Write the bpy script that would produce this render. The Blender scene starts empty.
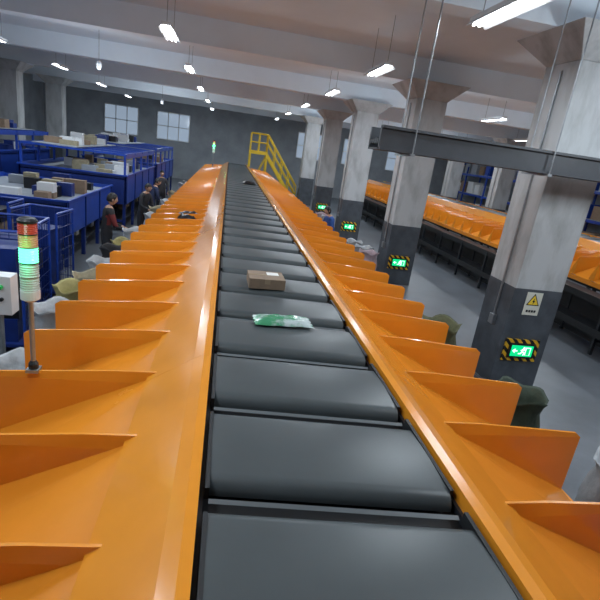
import bpy, math, random
from mathutils import Vector, Matrix
random.seed(7)
sc = bpy.context.scene
sc.view_settings.view_transform = 'Standard'
sc.view_settings.look = 'None'
sc.view_settings.exposure = 0.0

# ------------------------------------------------------------------ materials
MATS = {}
def mat(name, col, rough=0.5, metal=0.0, noise=0.0, nscale=4.0, bump=0.0, emit=None, estr=0.0, col2=None, rvar=0.0, lo=0.35, hi=0.65, coat=0.0, stretch=None):
    if name in MATS: return MATS[name]
    m = bpy.data.materials.new(name); m.use_nodes = True
    nt = m.node_tree; b = nt.nodes['Principled BSDF']
    b.inputs['Base Color'].default_value = (*col, 1)
    b.inputs['Roughness'].default_value = rough
    b.inputs['Metallic'].default_value = metal
    if coat: b.inputs['Coat Weight'].default_value = coat
    if emit:
        b.inputs['Emission Color'].default_value = (*emit, 1)
        b.inputs['Emission Strength'].default_value = estr
    if noise or bump or col2 or rvar:
        tc = nt.nodes.new('ShaderNodeTexCoord')
        n = nt.nodes.new('ShaderNodeTexNoise'); n.inputs['Scale'].default_value = nscale
        n.inputs['Detail'].default_value = 6; n.inputs['Roughness'].default_value = 0.6
        if stretch:
            mp = nt.nodes.new('ShaderNodeMapping'); mp.inputs['Scale'].default_value = stretch
            nt.links.new(tc.outputs['Object'], mp.inputs['Vector']); nt.links.new(mp.outputs['Vector'], n.inputs['Vector'])
        else: nt.links.new(tc.outputs['Object'], n.inputs['Vector'])
        if noise or col2:
            r = nt.nodes.new('ShaderNodeValToRGB')
            c2 = col2 if col2 else tuple(c*(1-noise) for c in col)
            r.color_ramp.elements[0].position = lo; r.color_ramp.elements[1].position = hi
            r.color_ramp.elements[0].color = (*c2, 1); r.color_ramp.elements[1].color = (*col, 1)
            nt.links.new(n.outputs['Fac'], r.inputs['Fac'])
            nt.links.new(r.outputs['Color'], b.inputs['Base Color'])
        if rvar:
            mr = nt.nodes.new('ShaderNodeMapRange')
            mr.inputs['To Min'].default_value = max(0.02, rough-rvar); mr.inputs['To Max'].default_value = rough+rvar
            nt.links.new(n.outputs['Fac'], mr.inputs['Value']); nt.links.new(mr.outputs['Result'], b.inputs['Roughness'])
        if bump:
            bp = nt.nodes.new('ShaderNodeBump'); bp.inputs['Strength'].default_value = bump; bp.inputs['Distance'].default_value = 0.02
            nt.links.new(n.outputs['Fac'], bp.inputs['Height']); nt.links.new(bp.outputs['Normal'], b.inputs['Normal'])
    MATS[name] = m
    return m

def hazard(name='hazard_stripes', scale=9.0):
    m = bpy.data.materials.new(name); m.use_nodes = True; nt = m.node_tree; b = nt.nodes['Principled BSDF']
    tc = nt.nodes.new('ShaderNodeTexCoord'); w = nt.nodes.new('ShaderNodeTexWave')
    w.wave_type = 'BANDS'; w.bands_direction = 'DIAGONAL'; w.inputs['Scale'].default_value = scale/2
    r = nt.nodes.new('ShaderNodeValToRGB'); r.color_ramp.interpolation = 'CONSTANT'
    r.color_ramp.elements[0].color = (0.01, 0.01, 0.01, 1); r.color_ramp.elements[1].color = (0.75, 0.42, 0.02, 1); r.color_ramp.elements[1].position = 0.5
    nt.links.new(tc.outputs['Object'], w.inputs['Vector']); nt.links.new(w.outputs['Fac'], r.inputs['Fac'])
    nt.links.new(r.outputs['Color'], b.inputs['Base Color']); b.inputs['Roughness'].default_value = 0.4
    return m
HAZ = hazard()
ORANGE = mat('orange_paint', (0.82, 0.295, 0.024), 0.20, noise=0.08, nscale=2.2, rvar=0.06, bump=0.07, coat=0.4)
ORANGE_D = mat('orange_paint_chute', (0.78, 0.27, 0.022), 0.24, noise=0.08, nscale=2.6, rvar=0.07, bump=0.12, coat=0.4)
BELT = mat('grey_rubber_belt', (0.066, 0.078, 0.083), 0.36, noise=0.12, nscale=3, rvar=0.03)
BLACK = mat('black_rubber', (0.007, 0.008, 0.010), 0.5)
SHEEN = mat('painted_belt_sheen', (0.12, 0.135, 0.145), 0.4)  # lighter grey for thin strips, a painted highlight at each belt gap
STEEL = mat('galvanised_steel', (0.36, 0.38, 0.40), 0.4, 0.7, noise=0.2, nscale=8)
DARKST = mat('dark_painted_steel', (0.022, 0.025, 0.031), 0.5, 0.1, noise=0.3, nscale=6)
BEAMG = mat('beam_grey_paint', (0.055, 0.060, 0.070), 0.5, noise=0.3, nscale=3)
DUCTG = mat('duct_grey_paint', (0.17, 0.18, 0.195), 0.5, noise=0.3, nscale=3)
BLUE = mat('blue_paint', (0.014, 0.060, 0.38), 0.35, noise=0.2, nscale=4)
BLUE2 = mat('blue_frame_dark', (0.008, 0.028, 0.18), 0.4, noise=0.25, nscale=4)
GREYP = mat('grey_panel', (0.30, 0.33, 0.37), 0.5, noise=0.2, nscale=3)
CONC = mat('painted_concrete_white', (0.50, 0.515, 0.525), 0.8, nscale=2.0, col2=(0.33, 0.335, 0.335), bump=0.3, lo=0.30, hi=0.55, stretch=(1.6,1.6,0.5))
CONCD = mat('painted_concrete_grey', (0.082, 0.094, 0.112), 0.5, noise=0.4, nscale=3.5, bump=0.15)
FLOORM = mat('concrete_floor', (0.165, 0.182, 0.205), 0.38, noise=0.35, nscale=0.9, rvar=0.10, bump=0.05)
WHITEP = mat('white_plaster', (0.78, 0.85, 0.92), 0.9, noise=0.06, nscale=0.8)
WALLM = mat('grey_wall_paint', (0.36, 0.39, 0.425), 0.85, noise=0.25, nscale=0.9)
YEL = mat('yellow_paint', (0.88, 0.60, 0.03), 0.4, noise=0.1, nscale=5)
CARD = mat('cardboard', (0.25, 0.175, 0.12), 0.8, noise=0.15, nscale=12)
PAPER = mat('white_label', (0.7, 0.7, 0.68), 0.6)
TUBE = mat('fluorescent_tube', (1, 1, 1), 0.3, emit=(0.90, 0.96, 1.0), estr=14)
WHITEM = mat('white_enamel', (0.66, 0.68, 0.70), 0.35)

# ------------------------------------------------------------------ mesh builder
class MB:
    def __init__(s): s.v=[]; s.f=[]; s.m=[]; s.mats=[]
    def mi(s, m):
        if m not in s.mats: s.mats.append(m)
        return s.mats.index(m)
    def add(s, vs, fs, m):
        o=len(s.v); s.v += [tuple(v) for v in vs]; k=s.mi(m)
        for f in fs: s.f.append([o+i for i in f]); s.m.append(k)
    def box(s, c, d, m, R=None):
        x,y,z=d[0]/2,d[1]/2,d[2]/2; C=Vector(c)
        vs=[Vector(p) for p in [(-x,-y,-z),(x,-y,-z),(x,y,-z),(-x,y,-z),(-x,-y,z),(x,-y,z),(x,y,z),(-x,y,z)]]
        if R is not None: vs=[R@v for v in vs]
        s.add([C+v for v in vs], [(3,2,1,0),(4,5,6,7),(0,1,5,4),(1,2,6,5),(2,3,7,6),(3,0,4,7)], m)
    def b2(s, lo, hi, m):
        s.box([(a+b)/2 for a,b in zip(lo,hi)], [abs(b-a) for a,b in zip(lo,hi)], m)
    def tube(s, p0, p1, r, m, n=10, r1=None):
        p0=Vector(p0); p1=Vector(p1); d=(p1-p0).normalized(); r1=r if r1 is None else r1
        a=d.orthogonal().normalized(); b=d.cross(a)
        vs=[]
        for p,rr in ((p0,r),(p1,r1)):
            for i in range(n):
                t=2*math.pi*i/n; vs.append(p+(a*math.cos(t)+b*math.sin(t))*rr)
        fs=[(i,(i+1)%n,n+(i+1)%n,n+i) for i in range(n)]
        fs+= [tuple(reversed(range(n))), tuple(range(n,2*n))]
        s.add(vs,fs,m)
    def prism(s, pts, ext, m):
        n=len(pts); e=Vector(ext); P=[Vector(p) for p in pts]
        vs=P+[p+e for p in P]
        fs=[tuple(range(n)), tuple(reversed(range(n,2*n)))]+[((i+1)%n,i,n+i,n+(i+1)%n) for i in range(n)]
        s.add(vs,fs,m)
    def lathe(s, prof, c, m, n=20, jit=None, sx=1, sy=1):
        c=Vector(c); vs=[]
        for j,(r,z) in enumerate(prof):
            for i in range(n):
                t=2*math.pi*i/n; rr=r; dz=0
                if jit: rr,dz=jit(j,i,r,z,t)
                vs.append(c+Vector((rr*math.cos(t)*sx, rr*math.sin(t)*sy, z+dz)))
        fs=[]
        for j in range(len(prof)-1):
            for i in range(n):
                fs.append((j*n+i, j*n+(i+1)%n,(j+1)*n+(i+1)%n,(j+1)*n+i))
        fs.append(tuple(reversed(range(n)))); fs.append(tuple(range((len(prof)-1)*n, len(prof)*n)))
        s.add(vs,fs,m)
    def build(s, name, loc=(0,0,0), rot=0, parent=None, smooth=False, bevel=0):
        me=bpy.data.meshes.new(name); me.from_pydata(s.v,[],s.f)
        for m in s.mats: me.materials.append(m)
        for p,k in zip(me.polygons,s.m): p.material_index=k; p.use_smooth=smooth
        me.validate(); me.update()
        o=bpy.data.objects.new(name,me); sc.collection.objects.link(o)
        o.location=loc; o.rotation_euler=(0,0,rot)
        if parent: o.parent=parent
        if bevel:
            b=o.modifiers.new('bev','BEVEL'); b.width=bevel; b.segments=2; b.limit_method='ANGLE'
        return o
def empty(name, loc=(0,0,0)):
    e=bpy.data.objects.new(name,None); sc.collection.objects.link(e); e.location=loc; e.empty_display_size=0.2; return e

# ------------------------------------------------------------------ room
X0,X1,Y0,Y1,H=-13.0,17.0,-5.0,36.0,5.6
def room():
    a=MB(); a.b2((X0,Y0,-0.2),(X1,Y1,0),FLOORM); a.build('floor')
    a=MB(); a.b2((X0,Y0,H),(X1,Y1,H+0.2),WHITEP)
    a.build('ceiling')
    a=MB()
    for i in range(-1,6):
        y=6.45+5.6*i
        if y<Y1: a.b2((X0,y-0.2,H-0.55),(X1,y+0.2,H),WHITEP)
    a.build('trim_1')
    for nm,lo,hi in (('wall_left',(X0-.2,Y0,0),(X0,Y1,H)),('wall_right',(X1,Y0,0),(X1+.2,Y1,H)),('wall_back',(X0,Y1,0),(X1,Y1+.2,H)),('wall_front',(X0,Y0-.2,0),(X1,Y0,H))):
        a=MB(); a.b2(lo,hi,WALLM); a.build(nm)
room()

# ------------------------------------------------------------------ sorter
PITCH=0.62
def sorter(x0,y0,y1,cell=1.99,ls=4.47,rs=4.06):
    root=empty('conveyor_sorter',(x0,0,0))
    SK=-0.04
    a=MB(); y=cell+PITCH*math.ceil((y0-cell)/PITCH)
    while y+PITCH<y1:
        ya,yb=y+0.03,y+PITCH-0.085; r=0.06; n=6; prof=[]
        for i in range(n+1):
            t=math.pi/2*i/n; prof.append((ya+r-r*math.cos(t), 1.90-r+r*math.sin(t)))
        for i in range(1,8):
            t=i/8; prof.append((ya+r+(yb-ya-2*r)*t,1.90+0.008*math.sin(math.pi*t)))
        for i in range(n+1):
            t=math.pi/2*i/n; prof.append((yb-r+r*math.sin(t), 1.90-r+r*math.cos(t)))
        pts=[(-0.47,p[0]-SK,p[1]) for p in prof]
        nn=len(pts); vs=pts+[(0.47,p[0]+SK,p[1]) for p in prof]
        a.add(vs,[(i,i+1,nn+i+1,nn+i)[::-1] for i in range(nn-1)],BELT)
        a.box((-0.478,(ya+yb)/2,1.885),(0.016,yb-ya,0.05),BLACK); a.box((0.478,(ya+yb)/2,1.885),(0.016,yb-ya,0.05),BLACK)
        a.add([(-.47,yb+.050-SK,1.862),(.47,yb+.050+SK,1.862),(.47,yb+.066+SK,1.870),(-.47,yb+.066-SK,1.870)],[(0,1,2,3)],SHEEN)
        y+=PITCH
    o=a.build('belt_carriages',parent=root)
    for p in o.data.polygons:
        if p.material_index==0: p.use_smooth=True
    a=MB()
    a.b2((-0.49,y0,1.55),(0.49,y1,1.825),BLACK)
    for s in (-1,1):
        a.b2((s*0.49,y0,1.50),(s*0.53,y1,1.86),DARKST)
    a.build('track_frame',parent=root)
    a=MB()
    sec=[(0.505,1.86),(0.505,1.925),(0.545,1.93),(0.60,1.905),(0.86,1.74),(0.86,1.715),(0.60,1.88),(0.53,1.90),(0.53,1.86)]
    y=y0-1.2
    while y<y1-0.01:
        ye=min(y+2.48,y1)
        for s in (-1,1):
            a.prism([(s*p[0],y,p[1]) for p in sec],(0,ye-y-0.002,0),ORANGE)
        y+=2.48
    a.build('side_flanges',parent=root)
    a=MB()
    for s,st in ((-1,ls),(1,rs)):
        y=st+PITCH*math.ceil((y0-st)/PITCH)
        while y<y1-0.2:
            yi=y-0.10
            pts=[(s*0.78,yi,1.775),(s*1.05,y-0.07,1.755),(s*1.76,y,1.675),(s*1.80,y,1.645),(s*1.80,y,1.24),(s*0.86,yi,1.70)]
            a.prism(pts,(0,0.014,0),ORANGE)
            A=(s*0.855,yi,1.725)
            yn=yi+PITCH
            C=(s*0.855,yn,1.725);D=(s*1.80,y+PITCH,1.25)
            M=(s*1.80,y+PITCH*0.35,1.22); B=(s*1.80,y,1.25)
            a.add([A,M,B],[(0,1,2)],ORANGE_D); a.add([A,C,M],[(0,1,2)],ORANGE_D); a.add([C,D,M],[(0,1,2)],ORANGE_D)
            a.box((s*1.81,y+PITCH/2,1.19),(0.02,PITCH,0.10),ORANGE_D)
            a.add([(s*.86,yi+.014,1.765),(s*1.80,y+.014,1.62),(s*1.80,y+.16,1.27),(s*1.80,y+.014,1.25)],[(0,1,2),(1,3,2)],ORANGE)
            y+=PITCH
    a.build('chute_row',parent=root)
    a=MB(); y=y0+0.4
    while y<y1:
        for s in (-1,1):
            a.b2((s*0.42,y,0),(s*0.50,y+0.08,1.52),STEEL)
            a.b2((s*1.62,y,0),(s*1.68,y+0.06,1.10),DARKST)
            a.tube((s*0.48,y+0.04,0.75),(s*1.65,y+0.03,1.10),0.02,DARKST,6)
            a.b2((s*0.40,y-.03,0),(s*0.52,y+.11,0.015),STEEL)
        a.b2((-0.5,y,1.44),(0.5,y+0.08,1.50),STEEL); a.b2((-0.5,y,0.4),(0.5,y+0.06,0.46),STEEL)
        y+=2.48
    for s in (-1,1):
        a.b2((s*1.62,y0,1.06),(s*1.68,y1,1.12),DARKST)
        a.b2((s*0.50,y0,1.40),(s*0.55,y1,1.50),STEEL)
    a.build('support_frame',parent=root)
    a=MB(); a.tube((-0.5,y1+0.02,1.76),(0.5,y1+0.02,1.76),0.13,BLACK,16)
    for s in (-1,1): a.b2((s*0.5,y1-0.2,1.5),(s*0.54,y1+0.2,1.92),YEL)
    a.build('end_drum',parent=root)
    return root
sorter(0,-1.3,28.5)
sorter(9.4,1.0,31.0)

# ------------------------------------------------------------------ pillars with signs
def pillar(x,y,w=0.8,d=0.72):
    a=MB(); hw=w/2;hd=d/2
    a.b2((-hw,-hd,0),(hw,hd,1.6),CONCD)
    a.b2((-hw+.004,-hd+.004,1.6),(hw-.004,hd-.004,H-0.9),CONC)
    z0,z1=H-0.9,H-0.551
    lo=[(-hw,-hd,z0),(hw,-hd,z0),(hw,hd,z0),(-hw,hd,z0)]; g=0.35
    hi=[(-hw-g,-hd-g,z1),(hw+g,-hd-g,z1),(hw+g,hd+g,z1),(-hw-g,hd+g,z1)]
    a.add(lo+hi,[(0,1,5,4),(1,2,6,5),(2,3,7,6),(3,0,4,7),(4,5,6,7),(3,2,1,0)],CONC)
    a.tube((-hw-.02,-0.05,1.0),(-hw-.02,-0.05,H-1.0),0.018,STEEL,8)
    a.box((-hw-.03,-0.05,1.0),(0.06,0.12,0.16),STEEL)
    return a.build('concrete_pillar',(x,y,0),bevel=0.02)
GREENE=mat('exit_sign_green',(0.0,0.25,0.08),0.4,emit=(0.0,0.75,0.26),estr=1.0)
WHITEE=mat('exit_sign_white',(0.9,1,0.9),0.4,emit=(0.6,1,0.75),estr=1.4)
def exit_sign(x,y,z):
    a=MB()
    a.box((0,-0.012,0),(0.58,0.024,0.36),HAZ)
    a.box((0,-0.035,0),(0.44,0.03,0.24),BLACK)
    a.box((0,-0.052,0),(0.37,0.006,0.18),GREENE)
    W=WHITEE; yy=-0.057
    a.box((0.10,yy,0.0),(0.09,0.004,0.13),W); a.box((0.10,yy-.002,-0.005),(0.06,0.004,0.11),GREENE)
    a.tube((0.03,yy+.003,0.055),(0.03,yy-.003,0.055),0.016,W,12)
    def st(p,q,t=0.016):
        p=Vector((p[0],yy,p[1]));q=Vector((q[0],yy,q[1]));d=q-p
        ang=math.atan2(d.z,d.x); a.box((p+q)/2,(d.length+t*.6,0.004,t),W,Matrix.Rotation(-ang,3,'Y'))
    st((0.02,0.035),(0.01,-0.01),0.024); st((0.02,0.03),(0.055,0.015),.012); st((0.02,0.03),(-0.02,0.01),.012)
    st((0.01,-0.01),(0.045,-0.03)); st((0.045,-0.03),(0.035,-0.065)); st((0.01,-0.01),(-0.015,-0.04)); st((-0.015,-0.04),(-0.05,-0.045))
    st((-0.08,0),(-0.15,0),0.018); st((-0.15,0),(-0.12,0.03),0.014); st((-0.15,0),(-0.12,-0.03),0.014)
    return a.build('exit_sign',(x,y,z))
SIGNY=mat('sign_yellow',(0.9,0.62,0.05),0.5)
SIGNW=mat('sign_paper',(0.66,0.66,0.58),0.6)
def warn_sign(x,y,z,s=1.0):
    a=MB(); a.box((0,-0.004,0),(0.26*s,0.008,0.36*s),SIGNW)
    def tri(r,yy,m,cz=0.04):
        P=[Vector((0,yy,cz+r)),Vector((r*.87,yy,cz-r*.5)),Vector((-r*.87,yy,cz-r*.5))]
        a.prism([p*1 for p in P],(0,-0.002,0),m)
    tri(0.125*s,-0.008,BLACK); tri(0.098*s,-0.0105,SIGNY)
    a.prism([(0.012*s,-.013,0.10*s),(-0.022*s,-.013,0.035*s),(0.0,-.013,0.035*s),(-0.012*s,-.013,-0.008*s),(0.024*s,-.013,0.052*s),(0.004*s,-.013,0.052*s)],(0,-0.002,0),BLACK)
    for i in range(4): a.box((-0.066*s+0.044*s*i,-0.009,-0.115*s),(0.032*s,0.004,0.035*s),BLACK)
    return a.build('warning_sign',(x,y,z))
PY=[6.45+5.6*i for i in range(5)]
for i,y in enumerate(PY):
    pillar(4.25,y)
    if i<4:
        exit_sign(4.22,y-0.362,0.62)
        if i==0: warn_sign(4.20,y-0.362,1.38,1.0)
for i,y in enumerate(PY):
    pillar(13.6,y)
for y in (12.05,17.65,23.25,28.85): pillar(-9.9,y)

# ------------------------------------------------------------------ overhead tray, duct and pipes
a=MB()
a.b2((1.2,5.50,3.26),(8.6,5.54,3.50),BEAMG); a.b2((1.2,5.90,3.26),(8.6,5.94,3.50),BEAMG); a.b2((1.2,5.50,3.24),(8.6,5.94,3.262),DARKST)
a.b2((1.2,5.46,3.48),(8.6,5.54,3.51),BEAMG); a.b2((1.2,5.46,3.24),(8.6,5.54,3.27),BEAMG)
for i in range(25): a.box((1.35+0.3*i,5.72,3.29),(0.04,0.37,0.02),DARKST)
for x in (1.6,3.4,5.4,7.4):
    for yy in (5.44,5.96): a.tube((x,yy,3.22),(x,yy,H-.003),0.009,STEEL,6)
    a.box((x,5.70,3.225),(0.05,0.56,0.03),STEEL)
for j,(yy,r) in enumerate(((5.60,0.032),(5.68,0.038),(5.77,0.03),(5.85,0.028))): a.tube((1.2,yy,3.30+r),(8.6,yy,3.30+r),r,BLACK,8)
a.build('cable_tray')
a=MB()
a.b2((4.9,7.6,3.62),(12.6,8.1,3.98),DUCTG)
for i in range(8): a.b2((5.3+i*1.0,7.57,3.59),(5.35+i*1.0,8.13,4.01),STEEL)
for x in (5.8,8.8,11.8):
    for yy in (7.58,8.12): a.tube((x,yy,3.6),(x,yy,H-.003),0.009,STEEL,6)
a.build('air_duct')
a=MB()
a.tube((4.9,7.15,3.42),(12,7.15,3.42),0.06,STEEL,12)
for x in (5.6,7.5,9.5,11.5): a.tube((x,7.15,3.42),(x,7.15,H-.003),0.010,STEEL,6)
for k in range(3): a.tube((5.5+k*2.2,7.15,3.37),(5.5+k*2.2,7.15,3.27),0.02,STEEL,8)
a.build('sprinkler_pipe')

# ------------------------------------------------------------------ ceiling lights
LZ=4.75
def fixture(x,y,power=60):
    a=MB(); a.box((0,0,0.05),(0.16,1.25,0.05),WHITEM)
    a.prism([(-0.08,-0.62,0.03),(-0.13,-0.62,-0.02),(-0.125,-0.62,-0.025),(-0.07,-0.62,0.025)],(0,1.24,0),WHITEM)
    a.prism([(0.08,-0.62,0.03),(0.13,-0.62,-0.02),(0.125,-0.62,-0.025),(0.07,-0.62,0.025)],(0,1.24,0),WHITEM)
    for s in (-1,1): a.tube((s*0.035,-0.6,0),(s*0.035,0.6,0),0.014,TUBE,8)
    for s in (-1,1): a.tube((0,s*0.5,0.07),(0,s*0.5,H-LZ-.003),0.006,STEEL,6)
    o=a.build('ceiling_light',(x,y,LZ))
    L=bpy.data.lights.new('tube_glow','AREA'); L.shape='RECTANGLE'; L.size=0.35; L.size_y=1.25; L.energy=power; L.color=(0.82,0.92,1.0)
    lo=bpy.data.objects.new('tube_glow',L); sc.collection.objects.link(lo); lo.parent=o; lo.location=(0,0,-0.035)
for x in (-6.5,-1.7,2.2,7.2,11.5):
    for y in (1.6,5.2,9.6,14.0,19.0,24.5,30.5):
        fixture(x,y,46 if x<5 else 38)
W=bpy.data.worlds.new('World'); sc.world=W; W.use_nodes=True
W.node_tree.nodes['Background'].inputs[0].default_value=(0.7,0.8,0.9,1); W.node_tree.nodes['Background'].inputs[1].default_value=0.15
for x in (-4,4.5,11):
    for y in (4,14,26):
        L=bpy.data.lights.new('bulb_glow','POINT'); L.energy=110 if x<10 else 75; L.shadow_soft_size=0.28; L.color=(0.82,0.92,1)
        a=MB(); a.lathe([(0.03,0.0),(0.06,0.06),(0.07,0.14),(0.05,0.2),(0.02,0.22)],(0,0,0),WHITEM,12)
        a.tube((0,0,0.2),(0,0,H-4.403),0.008,STEEL,6)
        o=a.build('pendant_lamp',(x,y,4.4))
        lo=bpy.data.objects.new('bulb_glow',L); sc.collection.objects.link(lo); lo.parent=o; lo.location=(0,0,-0.3)

# ------------------------------------------------------------------ signal tower light
RED=mat('beacon_red',(0.55,0.06,0.04),0.25,emit=(0.9,0.10,0.03),estr=0.06)
AMB=mat('beacon_amber',(0.55,0.26,0.12),0.25,emit=(1,0.45,0.15),estr=0.06)
GRN=mat('beacon_green',(0.05,0.8,0.4),0.2,emit=(0.14,1.0,0.42),estr=2.2)
LENS=mat('beacon_clear',(0.50,0.56,0.52),0.25)
def tower(x,y,z,s=1.0,pole=0.47,lit=12):
    a=MB()
    a.box((0,0,0.01),(0.07,0.07,0.02),STEEL); a.box((0,0.02,-0.03),(0.07,0.006,0.1),STEEL)
    a.lathe([(0.028,0.0),(0.028,0.03),(0.016,0.05)],(0,0,0.02),BLACK,14)
    a.tube((0,0,0.05),(0,0,pole),0.014,STEEL,12)
    z0=pole; r=0.052
    a.lathe([(0.02,0),(r,0.02),(r,0.07),(r*.95,0.075)],(0,0,z0),WHITEM,20)
    segs=[(LENS,0.08),(LENS,0.08),(GRN,0.09),(AMB,0.075),(RED,0.065)]
    zz=z0+0.075
    for m,hh in segs:
        a.lathe([(r*.93,0),(r,0.006)],(0,0,zz),BLACK if m is not LENS else WHITEM,20)
        prof=[]; n=5
        for i in range(n):
            prof += [(r*.97,0.006+(hh-.01)*i/n),(r*.90,0.006+(hh-.01)*(i+.5)/n)]
        prof.append((r*.97,hh-.004))
        a.lathe(prof,(0,0,zz),m,20); zz+=hh
    a.lathe([(r,0),(r,0.012),(r*.8,0.025),(r*.3,0.032)],(0,0,zz),BLACK,20)
    o=a.build('signal_tower_light',(x,y,z)); o.scale=(s,s,s)
    L=bpy.data.lights.new('green_glow','POINT'); L.energy=lit; L.color=(0.1,1,0.42); L.shadow_soft_size=0.05
    lo=bpy.data.objects.new('green_glow',L); sc.collection.objects.link(lo); lo.parent=o; lo.location=(0.0,-0.12,z0+0.30)
    return o
tower(-1.50,2.595,1.70,0.94,0.45,1.2)
tower(-1.3,26.0,1.74,1.3,0.5,6)

REDB=mat('red_button',(0.7,0.02,0.02),0.3); GREENB=mat('green_button',(0.02,0.5,0.1),0.3)
a=MB(); a.box((0,0,1.45),(0.30,0.16,0.38),WHITEM); a.b2((-0.03,-0.03,0),(0.03,0.03,1.27),STEEL); a.box((0,0,0.01),(0.2,0.2,0.02),STEEL)
a.tube((-0.07,-0.08,1.54),(-0.07,-0.12,1.54),0.025,REDB,14); a.tube((0.07,-0.08,1.54),(0.07,-0.12,1.54),0.02,GREENB,14)
a.tube((0.07,-0.08,1.42),(0.07,-0.11,1.42),0.018,BLACK,14); a.box((-0.06,-0.082,1.36),(0.12,0.01,0.06),BLACK)
a.build('control_box',(-2.54,4.55,0),bevel=0.008)

# ------------------------------------------------------------------ parcels
def parcel(x,y,z,d,rot=0.0):
    a=MB(); a.box((0,0,d[2]/2),d,CARD); TP=mat('packing_tape',(0.33,0.25,0.17),0.25)
    a.box((0,0,d[2]+.001),(d[0]+.002,0.05,0.002),TP); a.box((d[0]*.2,d[1]*.18,d[2]+.002),(d[0]*.34,d[1]*.34,0.002),PAPER)
    a.box((0,-d[1]/2-.001,d[2]*.75),(0.05,0.002,d[2]*.5),TP)
    return a.build('cardboard_parcel',(x,y,z),rot,bevel=0.004)
parcel(-0.08,4.05,1.909,(0.32,0.28,0.09),0.04)
def mailer(name,x,y,z,m,sx=0.25,sy=0.15,h=0.06,rot=0):
    a=MB(); n=14; vs=[];fs=[]
    for side in (1,-1):
        o=len(vs)
        for j in range(n+1):
            for i in range(n+1):
                u=i/n*2-1;v=j/n*2-1
                b=max(0,(1-abs(u)**3)*(1-abs(v)**3))**0.6
                hh=b*(0.75+0.25*math.sin(u*7+v*5)*math.cos(v*9-u*3))
                zz=h*(0.25+0.75*hh) if side>0 else h*0.2*(1-b)
                vs.append((u*sx*(1+.03*math.sin(v*11)),v*sy*(1+.05*math.sin(u*9)),zz))
        for j in range(n):
            for i in range(n):
                q=(o+j*(n+1)+i,o+j*(n+1)+i+1,o+(j+1)*(n+1)+i+1,o+(j+1)*(n+1)+i)
                fs.append(q if side>0 else q[::-1])
    a.add(vs,fs,m); ob=a.build(name,(x,y,z),rot,smooth=True); return ob
mailer('plastic_mailer_parcel',-0.02,3.12,1.909,mat('mailer_plastic',(0.42,0.50,0.50),0.25,col2=(0.05,0.27,0.13),nscale=8,coat=.4,lo=.45,hi=.6),0.21,0.10,0.05,0.05)
BPL=mat('black_plastic',(0.01,0.01,0.012),0.3,bump=.3)
mailer('black_bag',-1.12,8.9,1.62,BPL,0.22,0.20,0.16,0.1)
mailer('black_bag',0.2,15.0,1.909,BPL,0.2,0.2,0.1,0.1)

# ------------------------------------------------------------------ sacks
SCOL={'white':(0.46,0.48,0.50),'beige':(0.34,0.30,0.20),'yellow':(0.38,0.34,0.14),'green':(0.035,0.052,0.032),'olive':(0.11,0.11,0.05),'pink':(0.46,0.35,0.38),'black':(0.02,0.02,0.024),'blue':(0.04,0.09,0.3)}
def sack(x,y,c,h=1.1,r=0.25,z=0.0):
    m=mat('woven_sack_'+c,SCOL[c],0.75,noise=0.3,nscale=9,bump=0.6)
    ph=[random.uniform(0,6.28) for _ in range(4)]
    prof=[(r*.55,0),(r*.9,0.02*h),(r*1.0,.12*h),(r*1.04,.3*h),(r*.98,.5*h),(r*1.0,.68*h),(r*.9,.82*h),(r*.80,.9*h),(r*.92,.97*h),(r*1.0,1.0*h),(r*.9,.985*h),(r*.74,.9*h),(r*.70,.80*h),(r*.3,.84*h)]
    def jit(j,i,rr,z,t):
        k=1+0.06*math.sin(3*t+ph[0]+z*5)+0.04*math.sin(7*t+ph[1]-z*9)+0.03*math.sin(11*t+ph[2])
        dz=0 if z<.05 else 0.03*math.sin(4*t+ph[3])*(z/h)**3
        return rr*k,dz
    a=MB(); a.lathe(prof,(0,0,0),m,28,jit)
    return a.build('mail_sack',(x,y,z),random.uniform(0,3),smooth=True)
sack(2.62,2.45,'white',1.22,.27); sack(2.22,3.35,'green',1.34,.24); sack(2.20,4.95,'olive',1.38,.24)
for y,c in ((4.2,'black'),(6.1,'black'),(7.0,'beige'),(7.9,'white'),(8.8,'black'),(9.8,'white'),(10.9,'pink'),(14.0,'white'),(15.1,'beige'),(16.4,'white'),(18,'black'),(19.4,'white'),(21,'pink')):
    sack(2.20,y,c,random.uniform(1.0,1.15),.24)
for x,y,c in ((3.05,10.8,'pink'),(3.1,11.4,'white'),(3.0,12.1,'white'),(3.2,16.6,'white'),(3.1,17.3,'pink')): sack(x,y,c,1.0,.25)
for y,c in ((2.5,'beige'),(3.1,'beige'),(3.75,'white'),(4.95,'white'),(5.6,'yellow'),(6.3,'beige'),(7.0,'white'),(7.7,'black'),(8.4,'yellow'),(9.3,'white'),(11.7,'white'),(12.4,'beige'),(14.6,'white'),(16.4,'beige'),(19.6,'white'),(21.5,'white')):
    sack(-2.16,y,c,random.uniform(1.14,1.26),.24)

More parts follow.
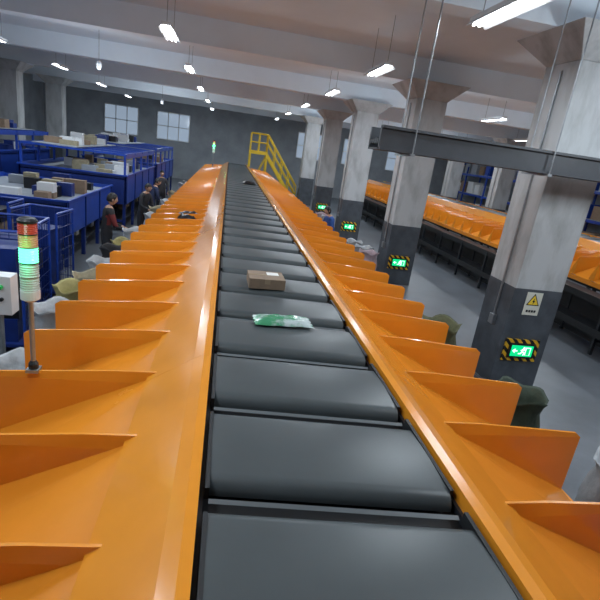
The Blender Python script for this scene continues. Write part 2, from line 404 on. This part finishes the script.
# ------------------------------------------------------------------ blue sorting platforms on the left
SCOLM=mat('woven_sack_beige',SCOL['beige'],0.75,noise=0.3,nscale=9,bump=0.6)
def goods(a,x0,x1,y0,y1,z,n,rr):
    for i in range(n):
        x=rr.uniform(x0+.3,x1-.3); y=y0+.3+(y1-y0-.6)*(i+.5)/n
        d=(rr.uniform(.25,.5),rr.uniform(.2,min(.45,.8*(y1-y0-.6)/n)),rr.uniform(.12,.34))
        a.box((x,y,z+d[2]/2+.002),d,rr.choice([CARD,CARD,GREYP,WHITEM,BPL,BLUE2,SCOLM]))
def blue_table(x0,x1,y0,y1,zt,zb,over=False,seed=1,n1=8,n2=8,oh=0.55):
    a=MB(); rr=random.Random(seed)
    a.b2((x0,y0,zt-0.12),(x1,y1,zt-0.09),GREYP)
    t=0.04
    a.b2((x0,y0,zb),(x0+t,y1,zt),BLUE); a.b2((x1-t,y0,zb),(x1,y1,zt),BLUE)
    a.b2((x0,y0,zb),(x1,y0+t,zt),BLUE2); a.b2((x0,y1-t,zb),(x1,y1,zt),BLUE)
    for xx in (x0-0.01,x1+0.01): a.b2((xx-.03,y0-.02,zt-0.02),(xx+.03,y1+.02,zt+0.02),BLUE)
    a.b2((x0,y0-.03,zt-.02),(x1,y0+.03,zt+.02),BLUE)
    n=max(2,int((y1-y0)/1.3)+1)
    for i in range(n):
        y=y0+0.06+(y1-y0-0.12)*i/(n-1)
        for xx in (x0+0.05,x1-0.05):
            a.b2((xx-.04,y-.04,0),(xx+.04,y+.04,zb),BLUE2)
        a.b2((x0,y-.03,0.3),(x1,y+.03,0.36),BLUE2)
        a.b2((x1,y-.03,zb),(x1+.025,y+.03,zt-.03),BLUE2)
    if over:
        for i in range(n):
            y=y0+0.06+(y1-y0-0.12)*i/(n-1)
            for xx in (x0+0.05,x1-0.05): a.b2((xx-.03,y-.03,zt),(xx+.03,y+.03,zt+oh),BLUE)
            a.b2((x0,y-.03,zt+oh-.06),(x1,y+.03,zt+oh),BLUE)
        for xx in (x0+0.05,x1-0.05): a.b2((xx-.03,y0,zt+oh-.14),(xx+.03,y1,zt+oh),BLUE)
        a.b2((x0+.3,y0+.2,zt+oh),(x0+1.5,y1-.2,zt+oh+.02),GREYP)
        goods(a,x0+.2,x0+1.5,y0+.2,y1-.2,zt+oh+.02,n1,rr)
    a.b2((x0+.1,y0+.1,.32),(x1-.1,y1-.1,.36),DARKST)
    goods(a,x0+1.2,x1-.05,y0+.1,y1-.1,.36,n2,rr)
    a.b2((x0+.9,y0+.1,.36),(x0+.94,y1-.1,zb),DARKST)  # dark backing sheet, added to paint the shade under the table
    goods(a,x0+.2,x1-.1,y0+.1,y1-.1,zt-.09,n1,rr)
    goods(a,x1-1.3,x1-.05,y0+.1,y1-.1,zt-.09,n1,rr)
    return a.build('sorting_platform')
blue_table(-6.6,-3.75,10.5,14.4,1.44,0.70,False,1,10,10)
blue_table(-6.4,-3.45,14.9,20.4,1.70,0.85,True,2,14,12,.62)
blue_table(-6.4,-3.45,21.0,27.0,1.76,0.9,True,3,14,10,.62)
blue_table(-9.2,-7.3,9.0,20.0,1.9,1.1,True,4,14,10,.6)
def roll_cage(x,y,rot,seed):
    rr=random.Random(seed); a=MB(); w,d,h=.75,.65,1.55
    a.b2((-w/2,-d/2,.14),(w/2,d/2,.18),BLUE2)
    for sx in (-1,1):
        for sy in (-1,1):
            a.tube((sx*w/2,sy*d/2,.16),(sx*w/2,sy*d/2,h),.020,BLUE,8)
            a.tube((sx*w*.42-.012,sy*d*.4,.06),(sx*w*.42+.012,sy*d*.4,.06),.06,BLACK,14); a.b2((sx*w*.42-.02,sy*d*.4-.02,.06),(sx*w*.42+.02,sy*d*.4+.02,.15),STEEL)
        for k in range(7): z=.3+k*.2; a.tube((sx*w/2,-d/2,z),(sx*w/2,d/2,z),.006,BLUE2,6)
        for k in range(1,6): yy=-d/2+d*k/6; a.tube((sx*w/2,yy,.18),(sx*w/2,yy,h),.005,BLUE2,6)
    for k in range(7): z=.3+k*.2; a.tube((-w/2,d/2,z),(w/2,d/2,z),.006,BLUE2,6)
    for k in range(1,7): xx=-w/2+w*k/7; a.tube((xx,d/2,.18),(xx,d/2,h),.005,BLUE2,6)
    for sx in (-1,1): a.tube((sx*w/2,-d/2,h),(sx*w/2,d/2,h),.020,BLUE,8)
    a.tube((-w/2,d/2,h),(w/2,d/2,h),.020,BLUE,8)
    z=.182
    while z<1.2:
        hh=rr.uniform(.2,.34); a.box((rr.uniform(-.05,.05),rr.uniform(-.04,.04),z+hh/2),(rr.uniform(.45,.6),rr.uniform(.4,.52),hh),rr.choice([CARD,BPL,BLUE2,BLUE2,BPL])); z+=hh+.002
    return a.build('roll_cage',(x,y,0),rot)
for i,(x,y,r) in enumerate(((-3.35,6.4,.1),(-4.3,6.6,-.1),(-3.6,7.6,.05),(-4.6,7.8,.2),(-3.6,8.7,-.1),(-4.6,9.2,0),(-5.5,8.2,.1),(-5.5,9.5,.3),(-3.3,5.0,.1))): roll_cage(x,y,r,i)
for x,y in ((-11,9.0),(-11,10.2),(-11.5,15),(-11.5,16.2)):
    a=MB(); a.b2((-.4,-.3,0.1),(.4,.3,2.1),GREYP); a.b2((-.42,-.32,0),(.42,.32,.1),BLACK); a.box((0,-.31,1.1),(.7,.02,1.8),WHITEM); a.box((.28,-.33,1.1),(.03,.03,.16),BLACK); a.box((-.1,-.325,1.7),(.2,.01,.12),BLACK)
    a.build('control_cabinet',(x,y,0),bevel=.01)

# ------------------------------------------------------------------ black sack racks below second sorter
a=MB()
for (xa,xb,z) in ((6.9,7.5,0.50),(7.0,7.5,1.08)):
    a.b2((xa,1.5,z-.04),(xb,30,z),DARKST); a.b2((xa-.03,1.5,z-.10),(xa,30,z+.04),BLACK)
y=1.6
while y<30:
    a.b2((6.95,y,0),(7.01,y+.06,1.08),DARKST); a.b2((7.44,y,0),(7.5,y+.06,1.08),DARKST)
    a.b2((7.0,y,.28),(7.5,y+.04,.32),DARKST)
    y+=1.5
a.b2((7.46,1.5,0.05),(7.49,30,1.0),BLACK)
a.build('sack_rack')
def racking(x,y0,n):
    a=MB()
    for i in range(n+1):
        for dx in (0,1.0): a.b2((x+dx-.04,y0+i*2.6-.04,0),(x+dx+.04,y0+i*2.6+.04,3.6),BLUE)
    for z in (0.6,1.9,3.1):
        for dx in (0,1.0): a.b2((x+dx-.03,y0,z-.06),(x+dx+.03,y0+n*2.6,z+.06),BLUE)
        a.b2((x,y0,z+.06),(x+1,y0+n*2.6,z+.08),GREYP)
    rr=random.Random(3)
    for i in range(n):
        for z in (0.68,1.98,3.18):
            for j in range(3):
                s=rr.uniform(.5,.75); a.box((x+.5,y0+i*2.6+.5+j*.8,z+s/2),(s,s,s),rr.choice([CARD,GREYP,WHITEM,BLUE]))
    return a.build('pallet_rack')
racking(15.0,9.0,9)
def window(i,x,w=2.2,z0=2.6,z1=4.4):
    a=MB(); G=mat('window_glass',(0.35,0.42,0.5),0.1,emit=(0.6,0.75,0.95),estr=0.35)
    a.b2((x-w/2,Y1-.06,z0),(x+w/2,Y1-.04,z1),G)
    for k in range(4):
        xx=x-w/2+w*k/3; a.b2((xx-.03,Y1-.1,z0),(xx+.03,Y1-.03,z1),WHITEM)
    for zz in (z0,(z0+z1)/2,z1): a.b2((x-w/2,Y1-.1,zz-.03),(x+w/2,Y1-.03,zz+.03),WHITEM)
    a.build('window_%d'%i)
for i,x in enumerate((-8,-4.5,5.5,9,12.5)): window(i+1,x)

# ------------------------------------------------------------------ yellow staircase by the belt end
a=MB()
zp=2.75; xa,xb,ya,yb=0.75,1.75,29.4,30.3
a.b2((xa,ya,zp-.06),(xb,yb,zp),GREYP)
for yy in (ya,yb): a.b2((xa,yy-.03,zp-.18),(xb,yy+.03,zp+.02),YEL)
for x in (xa,xb):
    for yy in (ya,yb): a.b2((x-.05,yy-.05,0),(x+.05,yy+.05,zp),YEL)
def rail(p,q,yy):
    p=Vector((p[0],yy,p[1])); q=Vector((q[0],yy,q[1]))
    for hh in (0.5,1.0): a.tube(p+Vector((0,0,hh)),q+Vector((0,0,hh)),.04,YEL,8)
    n=max(2,int((q-p).length/0.9)+1)
    for i in range(n+1):
        t=p.lerp(q,i/n); a.tube(t,t+Vector((0,0,1)),.035,YEL,8)
for yy in (ya,yb):
    rail((xa,zp),(xb,zp),yy); rail((xb,zp),(xb+2.0,0),yy)
    a.prism([(xb,yy-.03,zp),(xb,yy-.03,zp-.3),(xb+1.8,yy-.03,0),(xb+2.06,yy-.03,0)],(0,.06,0),YEL)
    a.tube((xa,yy,0.1),(xb,yy,zp-.2),.03,YEL,8)
for i in range(12):
    a.box((xb+.08+i*.165,(ya+yb)/2,zp-.229*(i+1)+.03),(.22,yb-ya,.03),GREYP); 
    a.box((xb+.08+i*.165-.1,ya+.02,zp-.229*(i+1)+.03),(.04,.02,.06),YEL)
a.build('yellow_staircase')

# ------------------------------------------------------------------ people
SKIN=mat('skin',(0.50,0.30,0.21),0.55); HAIR=mat('black_hair',(0.012,0.010,0.010),0.5); EYEW=mat('eye_white',(0.7,0.7,0.68),0.3); LIP=mat('lips',(0.42,0.16,0.13),0.5)
SHOE=mat('shoe',(0.03,0.03,0.035),0.6)
def skin_mesh(verts,edges,radii,root=0,sub=2):
    me=bpy.data.meshes.new('tmp'); me.from_pydata(verts,edges,[]); o=bpy.data.objects.new('tmp',me); sc.collection.objects.link(o)
    o.modifiers.new('s','SKIN').use_smooth_shade=True
    for i,r in enumerate(radii):
        me.skin_vertices[0].data[i].radius=r if isinstance(r,tuple) else (r,r)
        me.skin_vertices[0].data[i].use_root=(i==root)
    s=o.modifiers.new('ss','SUBSURF'); s.levels=sub; s.render_levels=sub
    dg=bpy.context.evaluated_depsgraph_get(); m2=bpy.data.meshes.new_from_object(o.evaluated_get(dg))
    V=[v.co.copy() for v in m2.vertices]; F=[tuple(p.vertices) for p in m2.polygons]
    bpy.data.objects.remove(o); return V,F
def person(loc,rot,top,pants,arms,lean=0.0,female=False,headturn=0.0,scale=1.0,trim=None):
    """front is -Y. arms = [(elbow,wrist) for left(-x), right(+x)]"""
    TOP=mat('jacket_'+str(top),top,0.8,noise=.2,nscale=12,bump=.2); PAN=mat('trousers_'+str(pants),pants,0.8,noise=.2,nscale=12)
    TRIM=mat('jacket_trim_'+str(trim),trim,0.8) if trim else TOP
    L=Matrix.Rotation(lean,4,'X'); piv=Vector((0,0,.95))
    def up(p): return piv+(L@(Vector(p)-piv))
    a=MB()
    V=[];R=[];E=[]
    def v(p,r): V.append(tuple(p));R.append(r);return len(V)-1
    pel=v((0,0,.95),(.15,.11)); sp=v(up((0,.01,1.10)),(.135,.10)); ch=v(up((0,.01,1.28)),(.165,.115)); nb=v(up((0,.01,1.42)),(.085,.075)); nk=v(up((0,-.005,1.51)),.052)
    E+=[(pel,sp),(sp,ch),(ch,nb),(nb,nk)]
    wr=[]
    for s,(el,w) in zip((-1,1),arms):
        sh=v(up((s*.17,.01,1.385)),.066); e=v(up(el),.045); w_=v(up(w),.030); d=(up(w)-up(el)).normalized(); ha=v(up(w)+d*.03,(.028,.022))
        E+=[(nb,sh),(sh,e),(e,w_),(w_,ha)]; wr.append((up(w)+d*.02,d))
    for s in (-1,1):
        hp=v((s*.09,0,.86),.092); kn=v((s*.105,-.015,.49),.062); an=v((s*.11,.01,.10),.045); to=v((s*.12,-.13,.045),(.042,.035)); 
        E+=[(pel,hp),(hp,kn),(kn,an),(an,to)]
    VV,FF=skin_mesh(V,E,R)
    neckz=up((0,0,1.455)); nd=(L@Vector((0,0,1))).to_3d()
    groups={}
    for f in FF:
        c=sum((VV[i] for i in f),Vector())/len(f)
        m=TOP
        if c.z<.12: m=SHOE
        elif c.z<.93 and abs(c.x)<.24 and (abs(c.y)<.2): m=PAN
        if (c-neckz).dot(nd)>0 and abs(c.x)<.1: m=SKIN
        for w,d in wr:
            if (c-w).length<.05 or (c-w).dot(d)>0 and (c-w).length<.1: m=SKIN
        if m is TOP and trim and abs(c.x)>.12 and 1.15<c.z<1.36 : m=TRIM
        groups.setdefault(m.name,(m,[]))[1].append(f)
    for m,fs in groups.values():
        a.add(VV,fs,m)
    for s,(w,d) in zip((-1,1),wr):
        side=d.cross(Vector((0,0,1))); 
        if side.length<.1: side=Vector((0,1,0))
        side.normalize(); nrm=side.cross(d).normalized()
        if nrm.z>0: nrm=-nrm
        p0=w; p1=w+d*.05; p2=w+d*.085
        A,B=skin_mesh([tuple(p0),tuple(p1),tuple(p2)],[(0,1),(1,2)],[(.024,.016),(.036,.014),(.036,.012)],0,2); a.add(A,B,SKIN)
        for k,(off,ln) in enumerate(((-.029,.062),(-.010,.076),(.010,.070),(.028,.056))):
            b0=w+d*.07+side*off; b1=b0+d*(ln*.45+.02)+nrm*.006; b2=b1+d*ln*.35+nrm*.018; b3=b2+d*ln*.12+nrm*.02
            A,B=skin_mesh([tuple(b0),tuple(b1),tuple(b2),tuple(b3)],[(0,1),(1,2),(2,3)],[.009,.0085,.008,.007],0,1); a.add(A,B,SKIN)
        b0=w+d*.025+side*.024*s; b1=b0+d*.03+side*.022*s+nrm*.012; b2=b1+d*.03+side*.006*s+nrm*.01
        A,B=skin_mesh([tuple(b0),tuple(b1),tuple(b2)],[(0,1),(1,2)],[.012,.010,.008],0,1); a.add(A,B,SKIN)
    hc=up((0,-.02,1.62)); HR=L@Matrix.Rotation(headturn,4,'Z')
    nu,nv=24,16; vs=[]
    for j in range(nv+1):
        ph=math.pi*j/nv
        for i in range(nu):
            th=2*math.pi*i/nu
            x=math.sin(ph)*math.cos(th); y=math.sin(ph)*math.sin(th); z=math.cos(ph)
            jaw=1-.28*max(0,-z)**1.2
            X=x*.076*jaw; Y=y*.096*(jaw if y<0 else 1-.35*max(0,-z)); Z=z*.115
            if y<-.75 and abs(x)<.2 and -.35<z<.1: Y-=.020*(1-abs(x)/.2)*(1-abs(z+.2)/.3 if abs(z+.2)<.3 else 0)
            if y<-.5 and .15<abs(x)<.55 and -.02<z<.18: Y+=.007
            vs.append(hc+HR@Vector((X,Y,Z)))
    fs=[(j*nu+i,(j+1)*nu+i,(j+1)*nu+(i+1)%nu,j*nu+(i+1)%nu) for j in range(nv) for i in range(nu)]
    a.add(vs,fs,SKIN)
    vs=[]
    low=-.75 if female else -.35
    for j in range(nv+1):
        for i in range(nu):
            th=2*math.pi*i/nu; front=max(0,-math.sin(th))
            zmin=low+(.45-low)*min(1,front*1.6)
            z=1-(1-zmin)*j/nv; s_=math.sqrt(max(0,1-z*z)); 
            vs.append(hc+HR@Vector((s_*math.cos(th)*.084*(1+.015*math.sin(9*th)),s_*math.sin(th)*.104,z*.125)))
    a.add(vs,fs,HAIR)
    for s in (-1,1):
        c=hc+HR@Vector((s*.030,-.083,.006)); 
        a.lathe([(.001,-.008),(.009,-.004),(.010,0),(.009,.004),(.001,.008)],c,EYEW,8)
        c=hc+HR@Vector((s*.030,-.091,.006)); a.lathe([(.001,-.004),(.004,0),(.001,.004)],c,HAIR,8)
        a.box(hc+HR@Vector((s*.030,-.092,.028)),(.03,.006,.006),HAIR,HR.to_3x3())
        c=hc+HR@Vector((s*.078,.005,-.01)); a.lathe([(.004,-.03),(.012,-.018),(.016,.005),(.015,.02),(.005,.03)],c,SKIN,8,sx=.6)
    a.box(hc+HR@Vector((0,-.086,-.055)),(.04,.008,.010),LIP,HR.to_3x3())
    o=a.build('warehouse_worker',loc,rot,smooth=True); o.scale=(scale,)*3
    return o
work=[((-.24,-.10,1.14),(-.14,-.32,1.10)),((.24,-.10,1.14),(.14,-.32,1.10))]
down=[((-.25,.02,1.12),(-.26,-.06,.88)),((.24,-.08,1.14),(.20,-.30,1.02))]
NAVY=(0.02,0.022,0.03)
person((-2.80,9.8,0),math.radians(115),(0.018,0.018,0.022),NAVY,work,lean=.12,trim=(0.16,0.02,0.02),scale=1.05)
person((-2.75,13.6,0),math.radians(60),(0.03,0.032,0.04),NAVY,work,lean=.25)
person((-2.9,18.5,0),math.radians(20),(0.05,0.05,0.06),NAVY,down,lean=.05)
person((-2.8,15.4,0),math.radians(120),(0.02,0.03,0.08),NAVY,work,lean=.3)
person((2.55,12.95,0),math.radians(-70),(0.03,0.10,0.36),(0.02,0.03,0.06),work,lean=.30,female=True,scale=1.03)

# ------------------------------------------------------------------ camera
f=465.0
ey=Vector((-70,159,-f)).normalized()
dn=Vector((-205,-1450,-f)).normalized()
ez=(-dn); ez=(ez-ey*ez.dot(ey)).normalized(); ex=ey.cross(ez)
M=Matrix((ex,ey,ez))
cam=bpy.data.cameras.new('camera'); co=bpy.data.objects.new('camera',cam); sc.collection.objects.link(co)
co.matrix_world=Matrix.Translation((-0.5,0,3.1))@M.to_4x4()
cam.sensor_width=36; cam.lens=36*f/600; cam.clip_start=0.05; cam.clip_end=200
sc.camera=co
